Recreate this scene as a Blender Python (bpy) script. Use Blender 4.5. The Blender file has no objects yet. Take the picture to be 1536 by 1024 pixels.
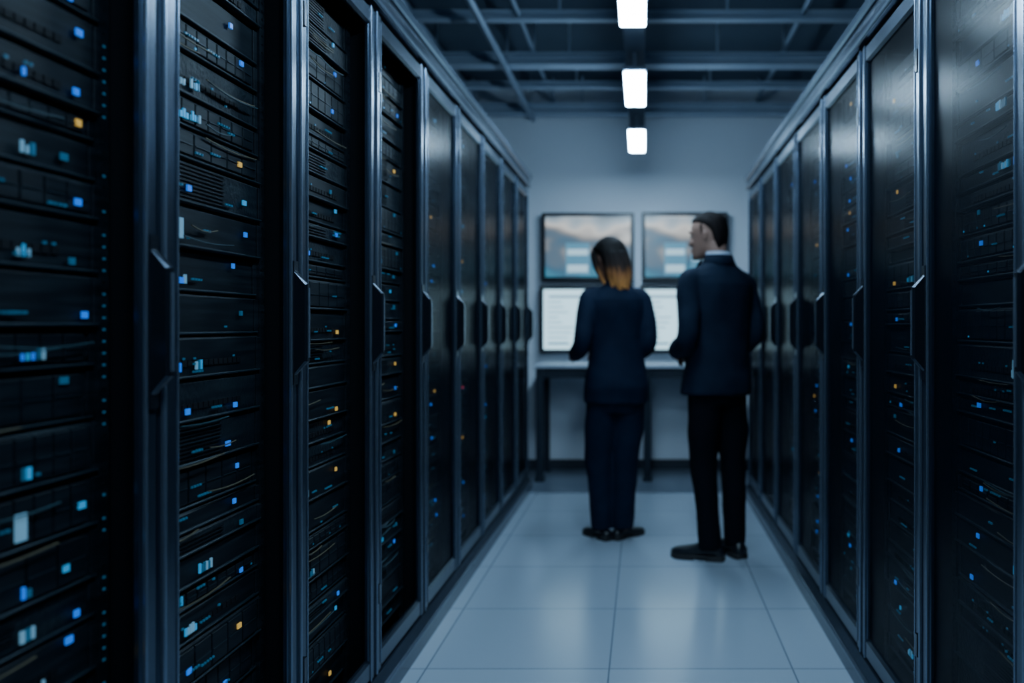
import bpy, bmesh, math, random
from mathutils import Vector, Matrix
pi = math.pi

# ------------------------------------------------------------ materials
def mat(name, col=(.5,.5,.5), rough=.5, metal=0.0, emit=None, es=0.0, noise=None, bump=0.0, bscale=60, spec=.5):
    m = bpy.data.materials.new(name); m.use_nodes = True
    nt = m.node_tree; b = nt.nodes['Principled BSDF']
    b.inputs['Base Color'].default_value = (*col,1)
    b.inputs['Roughness'].default_value = rough
    b.inputs['Metallic'].default_value = metal
    b.inputs['Specular IOR Level'].default_value = spec
    if emit:
        b.inputs['Emission Color'].default_value = (*emit,1)
        b.inputs['Emission Strength'].default_value = es
    tc = None
    if noise or bump:
        tc = nt.nodes.new('ShaderNodeTexCoord')
    if noise:
        col2, scale, stretch = noise
        mp = nt.nodes.new('ShaderNodeMapping'); mp.inputs['Scale'].default_value = stretch
        nz = nt.nodes.new('ShaderNodeTexNoise'); nz.inputs['Scale'].default_value = scale; nz.inputs['Detail'].default_value = 4
        cr = nt.nodes.new('ShaderNodeValToRGB')
        cr.color_ramp.elements[0].position = .4; cr.color_ramp.elements[0].color = (*col,1)
        cr.color_ramp.elements[1].position = .72; cr.color_ramp.elements[1].color = (*col2,1)
        nt.links.new(tc.outputs['Object'], mp.inputs['Vector']); nt.links.new(mp.outputs['Vector'], nz.inputs['Vector'])
        nt.links.new(nz.outputs['Fac'], cr.inputs['Fac']); nt.links.new(cr.outputs['Color'], b.inputs['Base Color'])
    if bump:
        nz = nt.nodes.new('ShaderNodeTexNoise'); nz.inputs['Scale'].default_value = bscale; nz.inputs['Detail'].default_value = 3
        bp = nt.nodes.new('ShaderNodeBump'); bp.inputs['Strength'].default_value = bump; bp.inputs['Distance'].default_value = .01
        nt.links.new(tc.outputs['Object'], nz.inputs['Vector']); nt.links.new(nz.outputs['Fac'], bp.inputs['Height'])
        nt.links.new(bp.outputs['Normal'], b.inputs['Normal'])
    return m
def led(name, c, s):
    m = mat(name, (c[0]*.3,c[1]*.3,c[2]*.3), .4, 0, c, s)
    m.cycles.emission_sampling = 'NONE'
    return m

M_FRAME = mat('rack_frame_metal', (.046,.068,.102), .25, .85, noise=((.070,.098,.14), 9, (1,1,.2)))
M_BLACK = mat('rack_black_panel', (.002,.003,.005), .7, spec=.15)
M_SERV  = mat('server_face', (.002,.005,.009), .55, .1, noise=((.010,.018,.023), 10, (1,.5,6)), bump=.3, bscale=90, spec=.16)
M_SERV2 = mat('server_face_grille', (.0015,.004,.007), .55, .2, noise=((.008,.014,.019), 14, (1,.4,7)), spec=.16)
M_TRIM  = mat('server_edge_trim', (.008,.018,.026), .5, .4, spec=.25)
M_BRASS = mat('cable_tan', (.09,.075,.045), .6, .2)
M_TEALC = mat('cable_teal', (.015,.045,.06), .6)
M_HANDLE= mat('handle_black', (.028,.038,.053), .22, .8)
M_SILL  = mat('rack_sill', (.18,.235,.31), .24, .8)
L_BLUE = led('led_blue', (.005,.17,.88), .92)
L_CYAN = led('led_cyan', (.03,.38,.80), .58)
L_PALE = led('label_pale', (.20,.48,.72), .44)
L_YEL  = led('led_yellow', (.95,.58,.12), .50)
L_RED  = led('led_red', (.9,.06,.18), .45)
L_DIM  = led('led_and_hole_glow_teal', (.02,.22,.42), .20)  # faint LEDs, and the glow painted into mounting-rail holes
RM = [M_FRAME,M_BLACK,M_SERV,M_SERV2,M_TRIM,M_BRASS,M_TEALC,M_HANDLE,M_SILL,L_BLUE,L_CYAN,L_PALE,L_YEL,L_RED,L_DIM]
FRAME,BLACK,SERV,SERV2,TRIM,BRASS,TEALC,HANDLE,SILL,BLUE,CYAN,PALE,YEL,RED,DIM = range(15)
M_GLASS = bpy.data.materials.new('tinted_door_glass'); M_GLASS.use_nodes=True
b=M_GLASS.node_tree.nodes['Principled BSDF']
b.inputs['Base Color'].default_value=(.002,.006,.012,1); b.inputs['Roughness'].default_value=.24; b.inputs['Alpha'].default_value=.26; b.inputs['Specular IOR Level'].default_value=.10
RM.append(M_GLASS); GLASS=15

# ------------------------------------------------------------ mesh builder
class MB:
    def __init__(s, f=None): s.v=[]; s.f=[]; s.m=[]; s.fn=f or (lambda p:p)
    def add(s, pts, faces, m):
        n=len(s.v); s.v += [tuple(s.fn(p)) for p in pts]
        for f in faces: s.f.append([i+n for i in f]); s.m.append(m)
    def box(s,x0,x1,y0,y1,z0,z1,m=0):
        p=[(x,y,z) for x in (x0,x1) for y in (y0,y1) for z in (z0,z1)]
        s.add(p,[(0,1,3,2),(4,6,7,5),(0,4,5,1),(2,3,7,6),(0,2,6,4),(1,5,7,3)],m)
    def cbox(s,u0,u1,y0,y1,z0,z1,m=0,c=.003):
        p=[(u1,y0,z0),(u1,y1,z0),(u1,y1,z1),(u1,y0,z1),
           (u0+c,y0,z0),(u0+c,y1,z0),(u0+c,y1,z1),(u0+c,y0,z1),
           (u0,y0+c,z0+c),(u0,y1-c,z0+c),(u0,y1-c,z1-c),(u0,y0+c,z1-c)]
        f=[(0,1,2,3),(8,9,10,11)]
        for k in (0,4):
            for i in range(4): f.append((k+i,k+(i+1)%4,k+4+(i+1)%4,k+4+i))
        s.add(p,f,m)
    def prism(s, prof, axis, a0, a1, m=0):
        def P(q,a):
            if axis=='z': return (q[0],q[1],a)
            if axis=='y': return (q[0],a,q[1])
            return (a,q[0],q[1])
        n=len(prof); p=[P(q,a0) for q in prof]+[P(q,a1) for q in prof]
        f=[tuple(range(n)),tuple(range(2*n-1,n-1,-1))]+[(i,(i+1)%n,n+(i+1)%n,n+i) for i in range(n)]
        s.add(p,f,m)
    def chrect(s,x0,x1,y0,y1,c,axis,a0,a1,m):
        s.prism([(x0+c,y0),(x1-c,y0),(x1,y0+c),(x1,y1-c),(x1-c,y1),(x0+c,y1),(x0,y1-c),(x0,y0+c)],axis,a0,a1,m)
    def loft(s, rings, m=0):
        n=len(rings[0]); p=[q for r in rings for q in r]; f=[]
        for k in range(len(rings)-1):
            for i in range(n):
                f.append((k*n+i,k*n+(i+1)%n,(k+1)*n+(i+1)%n,(k+1)*n+i))
        f.append(tuple(range(n-1,-1,-1))); f.append(tuple(range((len(rings)-1)*n,len(rings)*n)))
        s.add(p,f,m)
    def tube(s, pts, rad, m=0, n=14, sub=5, round_ends=True, flat=None):
        pts=[Vector(p) for p in pts]; rad=list(rad)
        P=[];Rr=[]
        for i in range(len(pts)-1):
            p0=pts[max(i-1,0)];p1=pts[i];p2=pts[i+1];p3=pts[min(i+2,len(pts)-1)]
            for k in range(sub):
                t=k/sub
                P.append(.5*((2*p1)+(p2-p0)*t+(2*p0-5*p1+4*p2-p3)*t*t+(3*p1-p0-3*p2+p3)*t**3))
                t2=t*t*(3-2*t); Rr.append(rad[i]*(1-t2)+rad[i+1]*t2)
        P.append(pts[-1]);Rr.append(rad[-1])
        if round_ends:
            d0=(P[0]-P[1]).normalized(); d1=(P[-1]-P[-2]).normalized(); r0=Rr[0]; r1=Rr[-1]
            A=[(.95,.3),(.6,.8)]
            P=[P[0]+d0*r0*a for a,b in A]+P; Rr=[r0*math.sqrt(max(.02,1-a*a)) for a,b in A]+Rr
            P=P+[P[-1]+d1*r1*a for a in (.6,.95)]; Rr=Rr+[r1*math.sqrt(1-a*a) for a in (.6,.95)]
        rings=[]; T=(P[1]-P[0]).normalized()
        N=T.cross(Vector((0,0,1)))
        if N.length<.1: N=T.cross(Vector((0,1,0)))
        N.normalize()
        for i in range(len(P)):
            T=(P[min(i+1,len(P)-1)]-P[max(i-1,0)]).normalized()
            N=(N-T*N.dot(T)).normalized(); B=T.cross(N)
            rings.append([P[i]+(N*math.cos(2*pi*k/n)+B*math.sin(2*pi*k/n))*Rr[i] for k in range(n)])
        s.loft(rings,m)
    def ell(s,c,r,m=0,n=16,k=9,fn=None):
        rings=[]
        for j in range(k):
            a=-pi/2+pi*(j+.5)/k
            ring=[(c[0]+r[0]*math.cos(a)*math.cos(2*pi*i/n),c[1]+r[1]*math.cos(a)*math.sin(2*pi*i/n),c[2]+r[2]*math.sin(a)) for i in range(n)]
            rings.append([fn(p) if fn else p for p in ring])
        s.loft(rings,m)
    def obj(s,name,mats,parent=None,smooth=False,origin=None):
        me=bpy.data.meshes.new(name)
        o=Vector(origin) if origin else Vector((0,0,0))
        me.from_pydata([tuple(Vector(v)-o) for v in s.v],[],s.f)
        for m in mats: me.materials.append(m)
        me.polygons.foreach_set('material_index',s.m)
        bm=bmesh.new(); bm.from_mesh(me); bmesh.ops.recalc_face_normals(bm,faces=bm.faces); bm.to_mesh(me); bm.free()
        if smooth: me.polygons.foreach_set('use_smooth',[True]*len(me.polygons))
        ob=bpy.data.objects.new(name,me); bpy.context.scene.collection.objects.link(ob)
        ob.location=o
        if parent: ob.parent=parent
        return ob

# ------------------------------------------------------------ room
XL,XR,YB,YF,ZC=-1.95,1.85,7.1,-2.2,3.25
def simple(name,b,m):
    mb=MB(); mb.box(*b); return mb.obj(name,[m],origin=((b[0]+b[1])/2,(b[2]+b[3])/2,(b[4]+b[5])/2))
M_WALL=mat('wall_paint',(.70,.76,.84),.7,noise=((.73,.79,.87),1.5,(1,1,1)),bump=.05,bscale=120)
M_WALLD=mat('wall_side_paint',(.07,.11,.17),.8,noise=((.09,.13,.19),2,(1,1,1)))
M_CEIL=mat('ceiling_dark',(.038,.066,.10),.8,noise=((.08,.12,.17),1.2,(1,.4,1)))
M_FLOOR=bpy.data.materials.new('raised_floor_tiles'); M_FLOOR.use_nodes=True
nt=M_FLOOR.node_tree; b=nt.nodes['Principled BSDF']
g=nt.nodes.new('ShaderNodeNewGeometry'); mp=nt.nodes.new('ShaderNodeMapping')
br=nt.nodes.new('ShaderNodeTexBrick'); br.offset=0; br.squash=1
br.inputs['Scale'].default_value=1; br.inputs['Brick Width'].default_value=.645; br.inputs['Row Height'].default_value=.63
mp.inputs['Location'].default_value=(.12+6.45,-2.98+6.3,0)
br.inputs['Mortar Size'].default_value=.0032; br.inputs['Mortar Smooth'].default_value=.3
br.inputs['Color1'].default_value=(.325,.39,.465,1); br.inputs['Color2'].default_value=(.35,.415,.49,1); br.inputs['Mortar'].default_value=(.13,.165,.21,1)
nt.links.new(g.outputs['Position'],mp.inputs['Vector']); nt.links.new(mp.outputs['Vector'],br.inputs['Vector'])
nt.links.new(br.outputs['Color'],b.inputs['Base Color'])
nz=nt.nodes.new('ShaderNodeTexNoise'); nz.inputs['Scale'].default_value=1.2; nz.inputs['Detail'].default_value=0; mr=nt.nodes.new('ShaderNodeMapRange')
mr.inputs['To Min'].default_value=.17; mr.inputs['To Max'].default_value=.22
nt.links.new(g.outputs['Position'],nz.inputs['Vector']); nt.links.new(nz.outputs['Fac'],mr.inputs['Value']); nt.links.new(mr.outputs['Result'],b.inputs['Roughness'])
b.inputs['Specular IOR Level'].default_value=.85
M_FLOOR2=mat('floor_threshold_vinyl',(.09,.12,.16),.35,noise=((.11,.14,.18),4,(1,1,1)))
mb=MB(); mb.box(XL-.1,XR+.1,YF-.1,YB+.1,-.1,0,0); fl=mb.obj('floor',[M_FLOOR])
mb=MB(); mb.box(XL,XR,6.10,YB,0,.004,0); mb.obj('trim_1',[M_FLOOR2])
simple('wall_back',(XL-.1,XR+.1,YB,YB+.1,0,ZC),M_WALL)
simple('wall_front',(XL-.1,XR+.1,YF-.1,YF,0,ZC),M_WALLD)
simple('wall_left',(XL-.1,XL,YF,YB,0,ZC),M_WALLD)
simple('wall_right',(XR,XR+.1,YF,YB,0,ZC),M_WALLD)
simple('ceiling',(XL-.1,XR+.1,YF-.1,YB+.1,ZC,ZC+.1),M_CEIL)
mb=MB(); mb.chrect(YB-.02,YB,.004,.085,.004,'x',XL,XR,0)
mb.obj('baseboard_back',[mat('baseboard_dark',(.02,.03,.045),.5)])

# ceiling structure
M_BEAM=mat('steel_beam_paint',(.30,.39,.50),.45,.2,noise=((.38,.47,.58),3,(1,1,1)))
M_PIPE=mat('conduit_metal',(.25,.33,.43),.4,.5)
for y,z,h,w in ((-1.0,2.98,.10,.08),(.4,2.98,.10,.08),(1.8,2.98,.10,.08),(2.9,2.98,.10,.08),(3.7,3.0,.08,.07),(4.35,3.05,.07,.06),(5.05,3.02,.06,.06),(5.72,2.95,.085,.12),(6.35,2.98,.05,.06),(6.95,2.93,.09,.12)):
    mb=MB()
    a,b_=y-w/2,y+w/2; t=.014
    mb.box(XL,XR,a,b_,z,z+t); mb.box(XL,XR,a,b_,z+h-t,z+h); mb.box(XL,XR,y-t/2,y+t/2,z+t,z+h-t)
    for x in (-1.5,-.5,.5,1.4): mb.box(x-.008,x+.008,y-.008,y+.008,z+h,ZC)
    mb.obj('ceiling_beam',[M_BEAM])
for x,z,r in ((-.92,2.93,.022),(-.74,3.05,.014),(.95,3.07,.016),(-1.4,3.08,.03)):
    mb=MB(); mb.tube([(x,YF,z),(x,2,z),(x,YB,z)],[r,r,r],0,12,3,False)
    for y in (.4,1.8,2.9,4.35,5.72,6.95): mb.box(x-.008,x+.008,y-.01,y+.01,z,ZC)
    mb.obj('ceiling_conduit',[M_PIPE],smooth=True)

# pendant lights
M_LIGHT=mat('light_diffuser',(.9,.95,1),.4,0,(.50,.76,1.0),92)
M_HOUS=mat('light_housing',(.14,.18,.24),.8,0,spec=.05)
LX=-.045
mb=MB(); mb.chrect(LX-.055,LX+.055,2.64,2.69,.006,'y',YF+.05,6.45,0)
y=-1.5
while y<6.4: 
    mb.box(LX-.004,LX+.004,y-.004,y+.004,2.69,ZC); y+=1.32
mb.obj('light_track_rail',[M_HOUS])
for i in range(-3,4):
    yc=3.33+1.32*(i-1) 
    if yc<-1.9: continue
    mb=MB(); mb.chrect(LX-.056,LX+.056,2.490,2.515,.006,'y',yc-.29,yc+.31,0)
    mb.chrect(LX-.060,LX+.060,2.515,2.535,.004,'y',yc-.32,yc+.32,1)
    for q in (-.2,.2): mb.box(LX-.01,LX+.01,yc+q-.01,yc+q+.01,2.535,2.64,1)
    mb.obj('pendant_light',[M_LIGHT,M_HOUS],origin=(LX,yc,2.5))

# ------------------------------------------------------------ racks
def make_rack(side, X, y0, W, H, seed, bright, dots=False, glass=False):
    r=random.Random(seed)
    mb=MB(lambda p:(side*(X+p[0]),p[1],p[2]))
    y1=y0+W-.004; D=.95; zt=H-.13
    mb.box(.03,D,y0,y0+.012,.08,zt,BLACK); mb.box(.03,D,y1-.012,y1,.08,zt,BLACK)
    mb.box(D-.02,D,y0,y1,.08,zt,BLACK); mb.box(.02,D,y0,y1,zt-.02,H-.03,BLACK)
    mb.box(.0,D,y0,y1,.0,.085,BLACK)
    mb.prism([(-.028,0),(.01,0),(.01,.095),(-.005,.095),(-.02,.06),(-.028,.055)],'y',y0,y0+W,FRAME)
    mb.chrect(-.030,-.012,.052,.062,.003,'y',y0,y0+W,SILL)
    mb.prism([(-.012,zt+.015),(.03,zt+.015),(.03,H),(.0,H),(-.012,H-.012)],'y',y0,y0+W,FRAME)
    mb.chrect(-.026,-.008,H-.05,H-.012,.006,'y',y0,y0+W,SILL)
    mb.chrect(-.018,-.008,zt+.02,zt+.035,.003,'y',y0,y0+W,SILL)
    sn,sf=.066,.046
    for a,b in ((y0+.002,y0+sn),(y1-sf,y1-.002)):
        mb.chrect(0,.024,a,b,.008,'z',.10,zt,FRAME)
    mb.chrect(-.006,.004,y0+.004,y0+.013,.0025,'z',.10,zt,SILL)
    mb.chrect(-.003,.003,y0+sn-.014,y0+sn-.009,.0015,'z',.12,zt-.02,SILL)
    mb.chrect(-.004,.004,y1-sf+.002,y1-sf+.008,.002,'z',.10,zt,SILL)
    mb.chrect(0,.024,zt-.06,zt,.008,'y',y0+sn,y1-sf,FRAME)
    mb.chrect(0,.024,.10,.165,.008,'y',y0+sn,y1-sf,FRAME)
    if glass: mb.box(.012,.015,y0+sn-.003,y1-sf+.003,.16,zt-.055,GLASS)
    for z in (.35,H-.35): mb.chrect(-.008,.0,y0+.016,y0+.034,.002,'z',z-.03,z+.03,HANDLE)
    yc=y1-.024; zc=1.215
    mb.chrect(-.006,.0,yc-.015,yc+.015,.003,'z',zc-.15,zc+.15,HANDLE)
    def hp(du): return [(-.004,.128-du*.6),(-.036+du,.094-du*.3),(-.036+du,-.094+du*.3),(-.004,-.128+du*.6)]
    A=[(u,yc-.011,z+zc) for u,z in hp(.005)]; B=[(u,yc-.006,z+zc) for u,z in hp(0)]
    C=[(u,yc+.006,z+zc) for u,z in hp(0)]; D_=[(u,yc+.011,z+zc) for u,z in hp(.005)]
    mb.loft([A,B,C,D_],HANDLE)
    mb.chrect(-.0385,-.035,yc-.005,yc+.005,.001,'z',zc-.085,zc+.085,SILL)
    for a,b in ((y0+.035,y0+.06),(y1-.062,y1-.036)):
        mb.box(.066,.08,a,b,.1,zt,SERV2)
        z=.14
        while z<zt-.05:
            mb.box(.0645,.067,(a+b)/2-.003,(a+b)/2+.003,z,z+.004,DIM if (b>y0+.3 and dots and r.random()<.55) else BLACK); z+=.02  # rail perforations; some get a painted teal glow, no LED there
    ya,yb=y0+.060,y1-.063; w=yb-ya; z=.15
    while z<zt-.06:
        h=r.choice([.045,.066,.066,.088,.088]); 
        if z+h>zt-.02: break
        u=.07+r.uniform(-.006,.008); t=r.random()
        h2=h-.005
        mb.cbox(u,u+.55,ya,yb,z,z+h2,SERV if t<.6 else SERV2,.004)
        mb.cbox(u-.006,u,ya+.004,yb-.004,z+.001,z+.006,TRIM,.0015)
        mb.cbox(u-.004,u,ya,ya+.018,z+.004,z+h2-.003,TRIM,.001); mb.cbox(u-.004,u,yb-.018,yb,z+.004,z+h2-.003,SERV2,.001)
        if t<.30:
            nb=r.choice([6,8,10]); bw=(w-.06)/nb
            for k in range(nb):
                a=ya+.03+k*bw
                mb.cbox(u-.005,u,a+.002,a+bw-.002,z+.010,z+h2-.006,SERV2,.0015)
                mb.box(u-.007,u-.005,a+.004,a+bw-.006,z+h2*.5,z+h2*.5+.002,TRIM)
                if r.random()<.10: mb.box(u-.0065,u-.005,a+bw-.009,a+bw-.004,z+.013,z+.017,r.choice([DIM,DIM,CYAN]))
        elif t<.5:
            k=z+.012
            while k<z+h2-.006:
                mb.box(u-.003,u,ya+.03,ya+w*.62,k,k+.0025,TRIM if r.random()<.2 else SERV2); k+=.008
        elif t<.75:
            nb=16; bw=(w*.7)/nb
            for k in range(nb):
                a=ya+.1*w+k*bw
                mb.box(u-.003,u,a+.002,a+bw-.002,z+h2*.3,z+h2*.3+.012,BLACK)
                if r.random()<.12: mb.box(u-.004,u-.002,a+.003,a+.010,z+h2*.3+.014,z+h2*.3+.018,DIM)
        def patch(cy,wy,hz,m,dz=None):
            zz=z+.010+(r.uniform(0,max(.001,h2-.014-hz)) if dz is None else dz)
            mb.box(u-.0085,u-.005,cy-wy/2,cy+wy/2,zz,min(zz+hz,z+h2-.001),m)
        f1,f2=ya+w*.20+r.uniform(-.02,.05), ya+w*.76+r.uniform(-.05,.03)
        if dots: f1,f2=ya+w*.64+r.uniform(-.015,.015), ya+w*.88+r.uniform(-.03,.012)
        if r.random()<.56*bright:
            q=r.random()
            if q<.6: 
                for k in range(r.randint(1,5)): patch(f1+k*.011-.01,r.choice([.003,.005,.008]),r.choice([.012,.018]),r.choice([CYAN,PALE,BLUE,DIM]),.006)
            elif q<.75: patch(f1,.022,min(.04,h2*.6),PALE,.006)
            else: patch(f1,.015,.012,BLUE)
        if r.random()<.52*bright:
            sw_=r.uniform(.010,.019)
            patch(f2,sw_,.011,r.choices([BLUE,CYAN,YEL,RED,DIM],[6,2,1.6,.15,3])[0])
        for q in range(3):
            if r.random()<.5:
                c0=r.uniform(.1,.75); zz=r.uniform(.002,.03)
                for k in range(r.randint(1,5)): patch(ya+w*c0+k*.011,r.choice([.004,.007]),.004,DIM,min(zz,h2-.02))
        if r.random()<.16*bright:
            c0=ya+w*r.uniform(.25,.45)
            for k in range(r.randint(3,7)): patch(c0+k*.009,.006,r.uniform(.012,.020),r.choice([PALE,CYAN,DIM]),.008)
        z+=h
    for k in range(18):
        zz=r.uniform(.25,zt-.15); a=r.uniform(ya+.02,ya+w*.5); L=r.uniform(.10,.24); sag=r.uniform(.002,.008)
        uu=.055; m=BRASS if r.random()<.65 else TEALC; n=5; th=.0009
        pts=[(a+L*i/n, zz-sag*math.sin(pi*i/n)) for i in range(n+1)]
        for i in range(n):
            (p,q),(p2,q2)=pts[i],pts[i+1]
            mb.add([(uu,p,q-th),(uu,p2,q2-th),(uu,p2,q2+th),(uu,p,q+th),(uu+.003,p,q-th),(uu+.003,p2,q2-th),(uu+.003,p2,q2+th),(uu+.003,p,q+th)],
                   [(0,1,2,3),(4,5,6,7),(0,1,5,4),(3,2,6,7),(0,3,7,4),(1,2,6,5)],m)
    return mb.obj('server_rack',RM,origin=(side*(X+D/2),y0+W/2,0))
for k in range(-3,8): make_rack(-1,.85,1.49+.597*k,.597,2.335,100+k,1.35 if k<1 else (1.05 if k<3 else .8),k==-1,k>=3)
for k in range(-4,6): make_rack(1,.74,2.25+.62*k,.62,2.27,200+k,.8,False,True)

# ------------------------------------------------------------ desk
M_DTOP=mat('desk_laminate',(.40,.46,.54),.4,noise=((.44,.50,.58),4,(1,1,1)))
M_DLEG=mat('desk_leg_dark',(.02,.03,.045),.4,.4)
mb=MB()
mb.chrect(6.50,7.04,.875,.905,.006,'x',-.84,.70,0)
mb.box(-.82,.68,6.53,6.55,.80,.875,1); mb.box(-.82,.68,6.98,7.0,.80,.875,1)
for x in (-.80,.03,.66):
    for y in (6.54,6.99):
        mb.chrect(x-.028,x+.028,y-.025,y+.025,.005,'z',.035,.875,1)
        mb.chrect(x-.036,x+.036,y-.035,y+.035,.005,'z',.004,.035,1)
    mb.box(x-.015,x+.015,6.56,6.97,.82,.86,1)
mb.obj('desk',[M_DTOP,M_DLEG],origin=(-.07,6.77,0))

# ------------------------------------------------------------ monitors
M_BEZ=mat('monitor_bezel',(.006,.009,.014),.3)
def screen_img():
    m=bpy.data.materials.new('screen_picture'); m.use_nodes=True; nt=m.node_tree; b=nt.nodes['Principled BSDF']
    tc=nt.nodes.new('ShaderNodeTexCoord'); mp=nt.nodes.new('ShaderNodeMapping'); mp.inputs['Scale'].default_value=(1.3,1,2.0)
    nz=nt.nodes.new('ShaderNodeTexNoise'); nz.inputs['Scale'].default_value=2.4; nz.inputs['Detail'].default_value=1
    cr=nt.nodes.new('ShaderNodeValToRGB'); e=cr.color_ramp.elements
    sp=nt.nodes.new('ShaderNodeSeparateXYZ'); ma=nt.nodes.new('ShaderNodeMath'); ma.operation='MULTIPLY_ADD'; ma.inputs[1].default_value=1.2
    e[0].position=.22; e[0].color=(.06,.26,.40,1); e[1].position=.92; e[1].color=(.20,.28,.36,1)
    for p,c in ((.36,(.06,.17,.28)),(.48,(.13,.19,.26)),(.57,(.36,.36,.36)),(.67,(.78,.78,.76)),(.78,(.42,.54,.64))):
        x=e.new(p); x.color=(*c,1)
    nt.links.new(tc.outputs['Object'],mp.inputs['Vector']); nt.links.new(mp.outputs['Vector'],nz.inputs['Vector'])
    nt.links.new(tc.outputs['Object'],sp.inputs[0]); nt.links.new(sp.outputs['Z'],ma.inputs[0]); nt.links.new(nz.outputs['Fac'],ma.inputs[2])
    nt.links.new(ma.outputs[0],cr.inputs['Fac']); nt.links.new(cr.outputs['Color'],b.inputs['Emission Color'])
    b.inputs['Emission Strength'].default_value=.95; b.inputs['Base Color'].default_value=(.02,.02,.02,1); b.inputs['Roughness'].default_value=.25
    return m
M_IMG=screen_img()
M_DOC=mat('screen_document',(.05,.05,.05),.2,0,(.46,.76,.92),1.9)
M_TXT=mat('screen_text',(.03,.03,.03),.3,0,(.22,.42,.56),1.0)
M_WIN=mat('screen_window_pale',(.05,.05,.05),.3,0,(.46,.76,.95),1.1)
M_WINB=mat('screen_window_blue',(.02,.03,.05),.3,0,(.12,.38,.58),.8)
def monitor(x0,x1,z0,z1,kind,seed):
    r=random.Random(seed); mb=MB(); ys=YB-.075
    mb.chrect(x0,x1,z0,z1,.008,'y',ys,ys+.045,0)
    cx,cz=(x0+x1)/2,(z0+z1)/2
    mb.box(cx-.12,cx+.12,ys+.045,YB,cz-.1,cz+.1,0)
    bz=.032
    a0,a1,b0,b1=x0+bz,x1-bz,z0+bz,z1-bz
    mb.box(a0,a1,ys-.002,ys,b0,b1,1)
    w,h=a1-a0,b1-b0
    def rect(fx0,fx1,fz0,fz1,m,lay=0):
        mb.box(a0+fx0*w,a0+fx1*w,ys-.0035-lay*.001,ys-.002-lay*.001,b0+fz0*h,b0+fz1*h,m)
    if kind=='doc':
        rect(.06,.42,.86,.90,3)
        for i in range(9):
            f=.78-i*.085
            rect(.05,.05+r.uniform(.12,.3),f,f+.018,3); rect(.40,.40+r.uniform(.1,.45),f,f+.018,3)
        rect(.70,.95,.15,.32,4); rect(.05,.3,.08,.11,5)
    else:
        rect(.24,.52,.03,.56,5); rect(.26,.50,.36,.46,4,1); rect(.26,.50,.08,.20,4,1)
        rect(.58,.78,.05,.36,5); rect(.60,.76,.26,.31,4,1)
    return mb.obj('wall_monitor',[M_BEZ,M_IMG if kind=='img' else M_DOC,M_IMG,M_TXT,M_WIN,M_WINB],origin=(cx,ys,cz))
monitor(-.845,-.075,1.575,2.14,'img',1); monitor(-.015,.70,1.575,2.145,'img',2)
monitor(-.86,-.08,.975,1.535,'doc',3); monitor(-.03,.72,.975,1.535,'doc',4)

# ------------------------------------------------------------ people
M_NAVY=mat('navy_suit_cloth',(.005,.011,.024),.85,noise=((.007,.015,.031),12,(1,1,1)),bump=.2,bscale=35,spec=.12)
M_NAVYW=mat('navy_work_cloth',(.003,.009,.024),.8,noise=((.005,.013,.032),10,(1,1,1)),bump=.2,bscale=30,spec=.12)
M_TROUS=mat('black_trouser_cloth',(.0025,.0035,.007),.85,bump=.2,bscale=30,spec=.10)
M_SKIN=mat('skin',(.30,.17,.13),.55,noise=((.34,.20,.15),14,(1,1,1)),spec=.3)
M_SKIN2=mat('skin_tan',(.28,.14,.10),.55,noise=((.32,.17,.12),14,(1,1,1)),spec=.3)
M_SHIRT=mat('shirt_white',(.42,.50,.62),.7)
M_SHOE=mat('shoe_leather',(.005,.007,.011),.28)
M_SOLE=mat('shoe_sole',(.010,.010,.012),.7)
M_HAIRM=mat('hair_dark',(.008,.006,.006),.8,noise=((.018,.013,.013),50,(1,1,.2)),bump=.6,bscale=90,spec=.12)
M_EYE=mat('eye_white',(.35,.35,.35),.2); M_IRIS=mat('eye_iris',(.03,.02,.015),.2); M_LIP=mat('lip',(.26,.11,.09),.5)
M_HAIRW=bpy.data.materials.new('hair_ombre'); M_HAIRW.use_nodes=True
nt=M_HAIRW.node_tree; b=nt.nodes['Principled BSDF']; b.inputs['Roughness'].default_value=.75; b.inputs['Specular IOR Level'].default_value=.12
tc=nt.nodes.new('ShaderNodeTexCoord'); sp=nt.nodes.new('ShaderNodeSeparateXYZ'); nz=nt.nodes.new('ShaderNodeTexNoise'); nz.inputs['Scale'].default_value=30
mp=nt.nodes.new('ShaderNodeMapping'); mp.inputs['Scale'].default_value=(2.5,2.5,.25)
ad=nt.nodes.new('ShaderNodeMath'); ad.operation='MULTIPLY_ADD'; ad.inputs[1].default_value=.10
cr=nt.nodes.new('ShaderNodeValToRGB'); mr=nt.nodes.new('ShaderNodeMapRange')
mr.inputs['From Min'].default_value=1.475; mr.inputs['From Max'].default_value=1.67
e=cr.color_ramp.elements; e[0].position=0; e[0].color=(.62,.25,.07,1); e[1].position=1; e[1].color=(.007,.006,.006,1)
q=e.new(.36); q.color=(.26,.10,.035,1); q=e.new(.58); q.color=(.02,.012,.010,1)
nt.links.new(tc.outputs['Object'],sp.inputs[0]); nt.links.new(tc.outputs['Object'],mp.inputs[0]); nt.links.new(mp.outputs[0],nz.inputs['Vector'])
nt.links.new(nz.outputs['Fac'],ad.inputs[0]); nt.links.new(sp.outputs['Z'],ad.inputs[2]); nt.links.new(ad.outputs[0],mr.inputs['Value'])
nt.links.new(mr.outputs['Result'],cr.inputs['Fac']); nt.links.new(cr.outputs['Color'],b.inputs['Base Color'])
bp=nt.nodes.new('ShaderNodeBump'); bp.inputs['Strength'].default_value=.7; bp.inputs['Distance'].default_value=.01
nt.links.new(nz.outputs['Fac'],bp.inputs['Height']); nt.links.new(bp.outputs['Normal'],b.inputs['Normal'])

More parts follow.
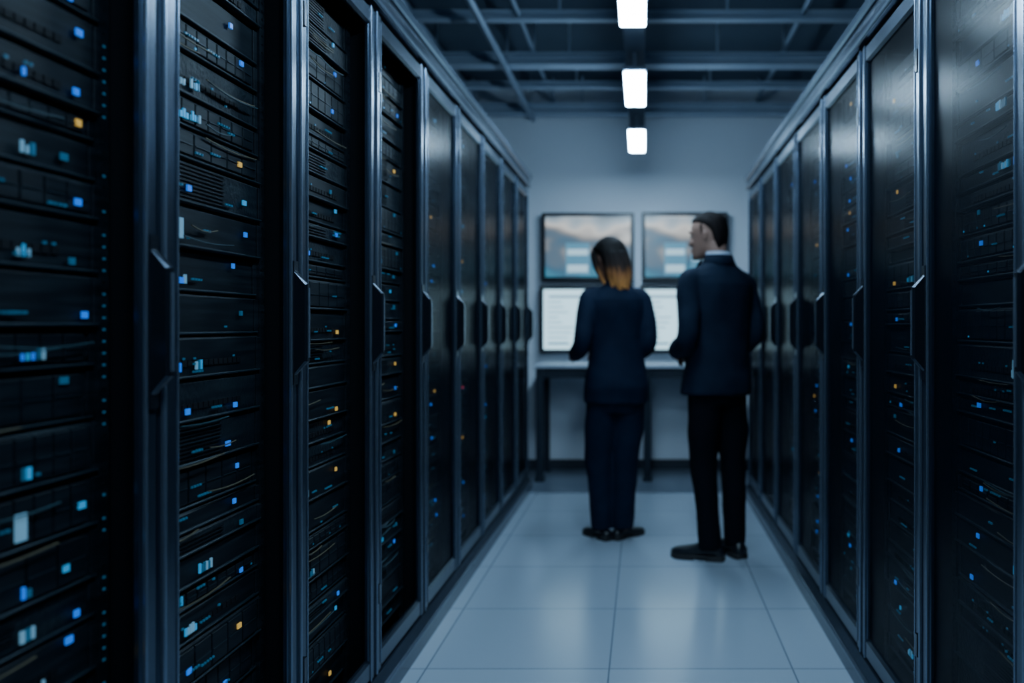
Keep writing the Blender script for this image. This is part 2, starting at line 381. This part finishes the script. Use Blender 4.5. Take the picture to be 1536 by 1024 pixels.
TEX=bpy.data.textures.new('fold_clouds','CLOUDS'); TEX.noise_scale=.16; TEX.noise_depth=1
def remesh(o,vox,sm=4,disp=0):
    m=o.modifiers.new('rm','REMESH'); m.mode='VOXEL'; m.voxel_size=vox; m.use_smooth_shade=True
    m=o.modifiers.new('sm','SMOOTH'); m.factor=.5; m.iterations=sm
    if disp:
        m=o.modifiers.new('d','DISPLACE'); m.texture=TEX; m.strength=disp; m.mid_level=.5; m.texture_coords='LOCAL'
def ring(z,rx,ry,cy=0,cx=0,n=28,e=2.3,fn=None):
    out=[]
    for k in range(n):
        a=2*pi*k/n; c,s_=math.cos(a),math.sin(a)
        p=(cx+rx*math.copysign(abs(c)**(2/e),c), cy+ry*math.copysign(abs(s_)**(2/e),s_), z)
        out.append(fn(p) if fn else p)
    return out
def rings_interp(data,step=.012):
    out=[]
    for a,b in zip(data[:-1],data[1:]):
        n=max(1,int(abs(b[0]-a[0])/step))
        for k in range(n):
            t=k/n; out.append(tuple(a[i]*(1-t)+b[i]*t for i in range(len(a))))
    out.append(data[-1]); return out

def hand(mb,w,d,nrm,thumb_side,m=0,curl=1.0,s=1.0):
    w=Vector(w); d=Vector(d).normalized(); nrm=Vector(nrm); nrm=(nrm-d*nrm.dot(d)).normalized(); sd=d.cross(nrm)*thumb_side
    rings=[]
    for t,wd,th in ((-.02,.024,.020),(0,.026,.019),(.03,.036,.017),(.06,.041,.015),(.088,.040,.012),(.095,.034,.008)):
        rings.append([w+d*t*s+sd*wd*s*math.cos(a)+nrm*th*s*math.sin(a) for a in [2*pi*k/16 for k in range(16)]])
    mb.loft(rings,m)
    for off,L,b0 in ((.030,.072,.084),(.010,.082,.090),(-.011,.076,.087),(-.031,.060,.080)):
        p=w+d*b0*s+sd*off*s; pts=[p-d*.02*s,p]; ang=0; segs=(.45,.30,.25)
        for k,sg in enumerate(segs):
            ang+=math.radians((22,34,24)[k])*curl
            p=p+(d*math.cos(ang)+nrm*math.sin(ang))*L*sg*s; pts.append(p)
        mb.tube(pts,[.009*s,.0092*s,.0085*s,.0078*s,.0068*s],m,10,3)
    p=w+d*.022*s+sd*.022*s; pts=[p]
    for L,dd in ((.040,(.62,.72,.25)),(.032,(.85,.35,.35)),(.026,(.92,.05,.40))):
        v=(d*dd[0]+sd*dd[1]+nrm*dd[2]).normalized(); p=p+v*L*s; pts.append(p)
    mb.tube(pts,[.014*s,.0125*s,.0105*s,.0085*s],m,10,3)

def shoe(mb,ankle,yaw,L=.275,wd=.048,hgt=.075,mU=0,mS=1,flat=False):
    f=Vector((-math.sin(yaw),math.cos(yaw),0)); sd=Vector((math.cos(yaw),math.sin(yaw),0)); a=Vector((ankle[0],ankle[1],0))-f*.075
    st=[(0,.55,.55),(.012,.75,.8),(.05,.80,1.05),(.09,.78,1.15),(.12,.78,1.0),(.15,.86,.78),(.19,1.0,.66),(.23,.95,.56),(.255,.75,.48),(.270,.45,.36),(.275,.2,.25)]
    if flat: st=[(t,w_,h_*(.72 if t>.1 else .8)) for t,w_,h_ in st]
    k=L/.275; rings=[]
    for t,w_,h_ in st:
        r_=[]
        for i in range(16):
            an=2*pi*i/16; c,s_=math.cos(an),math.sin(an)
            z=.016+ (hgt*h_)*(.5+.5*s_) ; ww=wd*w_*(abs(c)**.8)*(1 if c>0 else -1)
            if s_>0: ww*=1-.25*s_
            r_.append(a+f*t*k+sd*ww+Vector((0,0,z)))
        rings.append(r_)
    mb.loft(rings,mU)
    def sole(t0,t1,z0,z1):
        R2=[]
        for z in (z0,z1):
            pts=[(t,w_) for t,w_,h_ in st if t0<=t<=t1]
            loop=[a+f*t*k+sd*wd*w_*1.06+Vector((0,0,z)) for t,w_ in pts]+[a+f*t*k-sd*wd*w_*1.06+Vector((0,0,z)) for t,w_ in reversed(pts)]
            R2.append(loop)
        mb.loft(R2,mS)
    sole(0,.275,.012,.024); sole(0,.09,0,.013); sole(.15,.275,.003,.013)
    sole(.15,.255,0,.004)

HEAD=[(.0,.022,.088,.035),(.008,.034,.096,.02),(.025,.046,.099,-.01),(.05,.057,.096,-.05),(.075,.065,.093,-.075),(.105,.071,.089,-.09),(.13,.075,.088,-.098),(.155,.077,.091,-.101),(.18,.074,.084,-.098),(.205,.062,.066,-.082),(.222,.044,.044,-.06),(.233,.022,.018,-.035),(.237,.006,.0,-.015)]
def head(name_parent,pos,yaw,pitch,neck,skin,hairdata,hairmat,s=1.0,neck_r=.056,female=False):
    Mx=Matrix.Translation(Vector(pos))@Matrix.Rotation(yaw,4,'Z')@Matrix.Rotation(pitch,4,'X')
    H=lambda p:Mx@(Vector(p)*s)
    mb=MB()
    mb.loft([ring(z,rx,(yf-yb)/2,(yf+yb)/2,n=26,e=2.15,fn=H) for z,rx,yf,yb in rings_interp(HEAD)],0)
    mb.tube([H((0,.088,.135)),H((0,.100,.108)),H((0,.109,.088)),H((0,.098,.080))],[.008*s,.009*s,.011*s,.009*s],0,10,3)
    for sx in (-1,1):
        mb.ell((sx*.011,.096,.083),(.008,.010,.007),0,10,6,H)
        mb.ell((sx*.034,.078,.090),(.022,.016,.02),0,12,7,H)
        mb.tube([H((sx*.014,.090,.143)),H((sx*.035,.088,.147)),H((sx*.055,.072,.140))],[.007*s]*3,0,8,3)
        mb.ell((sx*.076,-.012,.112),(.008,.015,.027),0,12,7,H)
        mb.ell((sx*.080,-.017,.121),(.007,.010,.016),0,10,6,H)
    mb.ell((0,.093,.012),(.018,.012,.012),0,12,6,H)
    mb.ell((0,.094,.054),(.022,.010,.006),0,12,6,H); mb.ell((0,.093,.045),(.019,.010,.006),0,12,6,H)
    mb.tube([neck,(Vector(neck)*.45+H((0,-.03,.03))*.55),H((0,-.03,.07))],[neck_r*1.08,neck_r,neck_r],0,18,4)
    o=mb.obj('head',[skin],name_parent); remesh(o,.0042,3)
    mb=MB()
    for sx in (-1,1):
        mb.ell((sx*.031,.0795,.123),(.012,.009,.0055),0,12,8,H)
        mb.ell((sx*.031,.0865,.123),(.0048,.003,.0045),1,10,6,H)
        mb.tube([H((sx*.018,.085,.1275)),H((sx*.031,.0895,.130)),H((sx*.045,.081,.1265))],[.003*s]*3,4,6,3)
        mb.tube([H((sx*.014,.0975,.146)),H((sx*.035,.0945,.150)),H((sx*.056,.077,.142))],[.003*s]*3,2,6,3)
    mb.ell((0,.100,.0535),(.021,.006,.0035),3,12,6,H); mb.ell((0,.099,.046),(.018,.006,.004),3,12,6,H)
    mb.obj('face_features',[M_EYE,M_IRIS,M_HAIRM,M_LIP,skin],name_parent,True)
    mb=MB()
    mb.loft([ring(z,rx,(yf-yb)/2,(yf+yb)/2,n=30,e=2.15,fn=H) for z,rx,yf,yb in rings_interp(hairdata)],0)
    return mb,H

def person(kind,root,theta,d):
    e=bpy.data.objects.new(kind,None); bpy.context.scene.collection.objects.link(e); e.location=(root[0],root[1],0)
    c,s_=math.cos(theta),math.sin(theta)
    L=lambda p:Vector((p[0]*c-p[1]*s_, p[0]*s_+p[1]*c, p[2]))
    mb=MB()
    mb.loft([ring(t[0],t[1],t[2],t[3],e=2.35,fn=L) for t in rings_interp(d['torso'],.02)],0)
    for sx,arm in ((-1,d['armL']),(1,d['armR'])):
        mb.tube([L(p) for p in arm['pts']],arm['r'],0,18,6)
    o=mb.obj(d['top_name'],[d['cloth']],e); remesh(o,.008,d.get('sm',5),.018)
    mb=MB()
    mb.loft([ring(t[0],t[1],t[2],t[3],e=2.2,fn=L) for t in rings_interp(d['pelvis'],.02)],0)
    for hip,knee,ank in d['legs']:
        hp=L(hip); k=Vector(knee); a=Vector(ank); r=d['legr']
        m1=hp*.5+k*.5; m2=k*.55+a*.45
        mb.tube([hp,m1,k,m2,a],r,0,20,6,False)
    o=mb.obj('trousers',[d['cloth2']],e); remesh(o,.008,4,.016)
    mb=MB()
    for (pos,yaw) in d['feet']: shoe(mb,pos,yaw,d['shoeL'],d['shoeW'],d['shoeH'],flat=d.get('flat',False))
    mb.obj('shoes',[M_SHOE,M_SOLE],e,True)
    mb=MB()
    for (hip,knee,ank),(pos,yaw) in zip(d['legs'],d['feet']):
        mb.tube([(ank[0],ank[1],.14),(pos[0],pos[1],.05)],[.036,.034],0,14,4)
    o=mb.obj('ankles',[d['ankle']],e,True)
    mb=MB()
    for h in d['hands']: hand(mb,L(h[0]),L(h[1]),L(h[2]),h[3],0,h[4],d['hs'])
    o=mb.obj('hands',[d['skin']],e); remesh(o,.0032,2)
    hm,H=head(e,L(d['head']),d['yaw'],d['pitch'],L(d['neck']),d['skin'],d['hair'],d['hairm'],d['headS'],d['neckr'],kind!='standing_man')
    return e,L,hm,H

# --- man
man=dict(top_name='suit_jacket',cloth=M_NAVY,cloth2=M_TROUS,skin=M_SKIN,ankle=M_TROUS,hairm=M_HAIRM,
 torso=[(.845,.180,.136,.01),(.855,.194,.150,.01),(.93,.190,.145,.005),(1.04,.178,.131,0),(1.14,.175,.124,0),(1.26,.188,.129,0),(1.36,.200,.132,-.005),(1.42,.202,.124,-.01),(1.465,.184,.102,-.012),(1.50,.145,.084,-.012),(1.525,.100,.074,-.012),(1.55,.072,.066,-.01),(1.565,.062,.062,-.008)],
 armL=dict(pts=[(-.150,-.005,1.465),(-.196,-.01,1.42),(-.220,-.03,1.30),(-.235,-.05,1.15),(-.19,.08,1.085),(-.105,.21,1.065)],r=[.046,.062,.060,.054,.051,.041]),
 armR=dict(pts=[(.145,-.005,1.465),(.186,-.01,1.42),(.206,-.03,1.30),(.214,-.05,1.15),(.17,.08,1.08),(.085,.21,1.055)],r=[.046,.062,.060,.054,.051,.041]),
 pelvis=[(.80,.15,.11,0),(.88,.162,.115,0),(.98,.155,.108,0),(1.06,.14,.095,0)],
 legs=[((-.078,0,.88),(-.072,-.01,.49),(-.040,-.055,.055)),((.078,0,.88),(.088,.045,.49),(.095,.02,.055))],
 legr=[.096,.089,.070,.062,.057],
 feet=[((-.040,-.055),math.radians(72)),((.095,.02),math.radians(28))],shoeL=.285,shoeW=.048,shoeH=.078,
 hands=[((-.095,.225,1.062),(.75,.62,-.12),(.3,-.55,-.6),-1,1.3),((.075,.222,1.05),(-.8,.45,-.1),(-.2,-.6,-.6),1,1.2)],hs=1.0,
 head=(-.015,.035,1.560),yaw=math.radians(62),pitch=math.radians(-6),neck=(0,-.015,1.48),neckr=.060,headS=1.0,
 hair=[(.035,.046,-.060,-.078),(.06,.060,-.052,-.090),(.09,.070,-.040,-.099),(.12,.0755,-.034,-.104),(.14,.0785,-.022,-.106),(.155,.080,.004,-.107),(.170,.0800,.028,-.107),(.184,.079,.060,-.105),(.195,.075,.082,-.101),(.21,.066,.078,-.090),(.228,.048,.056,-.070),(.241,.026,.028,-.04),(.246,.008,.005,-.02)])
e,L,hm,H=person('standing_man',(.385,4.42),math.radians(36),man)
for sx in (-1,1): hm.tube([H((sx*.074,.004,.165)),H((sx*.0745,.004,.14)),H((sx*.073,.004,.115))],[.008,.007,.004],0,8,3)
o=hm.obj('hair',[M_HAIRM],e); remesh(o,.004,2)
mb=MB()
mb.loft([ring(1.535,.068,.064,-.008,fn=L),ring(1.56,.066,.063,-.006,fn=L),ring(1.590,.064,.062,-.002,fn=L),ring(1.590,.060,.058,-.002,fn=L),ring(1.56,.062,.059,-.006,fn=L)],0)
mb.obj('shirt_collar',[M_SHIRT],e,True)
mb=MB()
mb.loft([ring(1.515,.098,.082,-.012,fn=L),ring(1.545,.079,.075,-.014,fn=L),ring(1.572,.071,.070,-.012,fn=L),ring(1.572,.064,.063,-.01,fn=L),ring(1.53,.070,.066,-.01,fn=L)],0)
mb.obj('jacket_collar',[M_NAVY],e,True)
mb=MB()
def strip(pl,pr,m):
    p=[L(q) for q in pl]+[L(q) for q in pr]; n=len(pl); f=L((0,.012,0))
    p2=[q+f for q in p]
    mb.add(p+p2,[(i,i+1,n+i+1,n+i) for i in range(n-1)]+[(2*n+i,2*n+i+1,3*n+i+1,3*n+i) for i in range(n-1)]+[(i,i+1,2*n+i+1,2*n+i) for i in range(n-1)]+[(n+i,n+i+1,3*n+i+1,3*n+i) for i in range(n-1)]+[(0,n,3*n,2*n),(n-1,2*n-1,4*n-1,3*n-1)],m)
strip([(-.05,.058,1.55),(-.045,.108,1.42),(-.01,.130,1.22)],[(.05,.058,1.55),(.045,.108,1.42),(.01,.130,1.22)],0)
strip([(-.012,.067,1.55),(-.022,.117,1.42),(-.006,.134,1.22)],[(.012,.067,1.55),(.022,.117,1.42),(.006,.134,1.22)],1)
for sx in (-1,1): strip([(sx*.05,.060,1.555),(sx*.048,.117,1.43),(sx*.004,.135,1.20)],[(sx*.082,.050,1.53),(sx*.10,.112,1.40),(sx*.018,.135,1.20)],2)
mb.obj('shirt_tie_and_lapels',[M_SHIRT,M_TROUS,M_NAVY],e)

# --- woman
wom=dict(top_name='work_tunic',cloth=M_NAVYW,cloth2=M_NAVYW,skin=M_SKIN2,ankle=M_SKIN2,hairm=M_HAIRW,
 torso=[(.765,.170,.124,0),(.775,.184,.138,0),(.86,.184,.140,-.005),(.95,.172,.128,-.003),(1.05,.154,.112,0),(1.13,.150,.106,0),(1.23,.162,.112,.003),(1.31,.168,.112,0),(1.355,.165,.102,-.005),(1.395,.142,.085,-.008),(1.425,.100,.070,-.010),(1.45,.068,.058,-.01),(1.475,.055,.053,-.006)],
 armL=dict(pts=[(-.125,-.005,1.388),(-.166,-.01,1.350),(-.194,-.035,1.24),(-.218,-.055,1.10),(-.215,.05,1.050),(-.185,.19,1.040)],r=[.040,.052,.051,.048,.046,.037]),
 armR=dict(pts=[(.125,-.005,1.388),(.155,-.01,1.350),(.170,-.035,1.24),(.172,-.055,1.10),(.135,.06,1.05),(.03,.19,1.045)],r=[.040,.052,.051,.048,.046,.037]),
 pelvis=[(.72,.145,.105,0),(.80,.162,.118,-.003),(.88,.162,.118,-.003),(.96,.14,.10,0)],
 legs=[((-.080,0,.82),(-.098,.01,.46),(-.075,.0,.06)),((.080,0,.82),(.055,.02,.46),(.034,.01,.06))],
 legr=[.094,.090,.078,.070,.064],
 feet=[((-.078,.0),math.radians(38)),((.037,.01),math.radians(-42))],shoeL=.245,shoeW=.042,shoeH=.062,flat=True,
 hands=[((-.182,.205,1.037),(.05,.98,-.05),(.75,-.1,-.5),-1,.9),((.02,.200,1.042),(-.6,.8,0),(-.4,-.4,-.8),1,1.1)],hs=.9,
 head=(-.018,.03,1.476),yaw=math.radians(38),pitch=math.radians(-12),neck=(0,-.012,1.40),neckr=.048,headS=.96,
 hair=[(-.075,.034,-.085,-.115),(-.06,.054,-.07,-.128),(-.03,.068,-.055,-.136),(0,.078,-.04,-.138),(.05,.086,-.020,-.134),(.10,.091,.000,-.128),(.135,.093,.020,-.124),(.155,.092,.045,-.122),(.175,.089,.072,-.119),(.195,.083,.086,-.112),(.215,.070,.073,-.094),(.235,.047,.048,-.068),(.248,.024,.022,-.040),(.253,.008,.0,-.02)])
e,L,hm,H=person('standing_woman',(-.155,4.80),math.radians(20),wom)
rr=random.Random(5)
for k in range(14):
    a=math.radians(-90+rr.uniform(-75,75)); x=.078*math.cos(a); y=-.055+.072*math.sin(a)
    hm.tube([H((x,y,.12)),H((x*1.02,y*1.03,.03)),H((x*.85,y*1.0,-.04)),H((x*.7+rr.uniform(-.01,.01),y*.97,-.085-rr.uniform(0,.02)))],[.012,.015,.013,.005],0,8,4)
for sx in (-1,1):
    hm.tube([H((sx*.03,.080,.20)),H((sx*.070,.060,.165)),H((sx*.083,.040,.10)),H((sx*.078,.025,.04)),H((sx*.066,.0,-.01))],[.012,.013,.012,.011,.006],0,10,4)
    hm.tube([H((sx*.05,.060,.20)),H((sx*.080,.030,.15)),H((sx*.087,.010,.08)),H((sx*.079,-.01,.0)),H((sx*.062,-.03,-.07))],[.012,.014,.015,.015,.007],0,10,4)
o=hm.obj('hair',[M_HAIRW],e); remesh(o,.004,2)

# ------------------------------------------------------------ world + camera
w=bpy.data.worlds.new('world'); bpy.context.scene.world=w; w.use_nodes=True
w.node_tree.nodes['Background'].inputs[0].default_value=(.02,.05,.09,1); w.node_tree.nodes['Background'].inputs[1].default_value=.3
cam=bpy.data.cameras.new('camera'); co=bpy.data.objects.new('camera',cam); bpy.context.scene.collection.objects.link(co)
co.location=(0,0,1.21); co.rotation_euler=(pi/2,0,0); cam.sensor_width=36; cam.lens=1270/1536*36
cam.shift_x=-197/1536; cam.shift_y=-25/1536; cam.clip_start=.05
cam.dof.use_dof=True; cam.dof.focus_distance=2.1; cam.dof.aperture_fstop=1.7
bpy.context.scene.camera=co
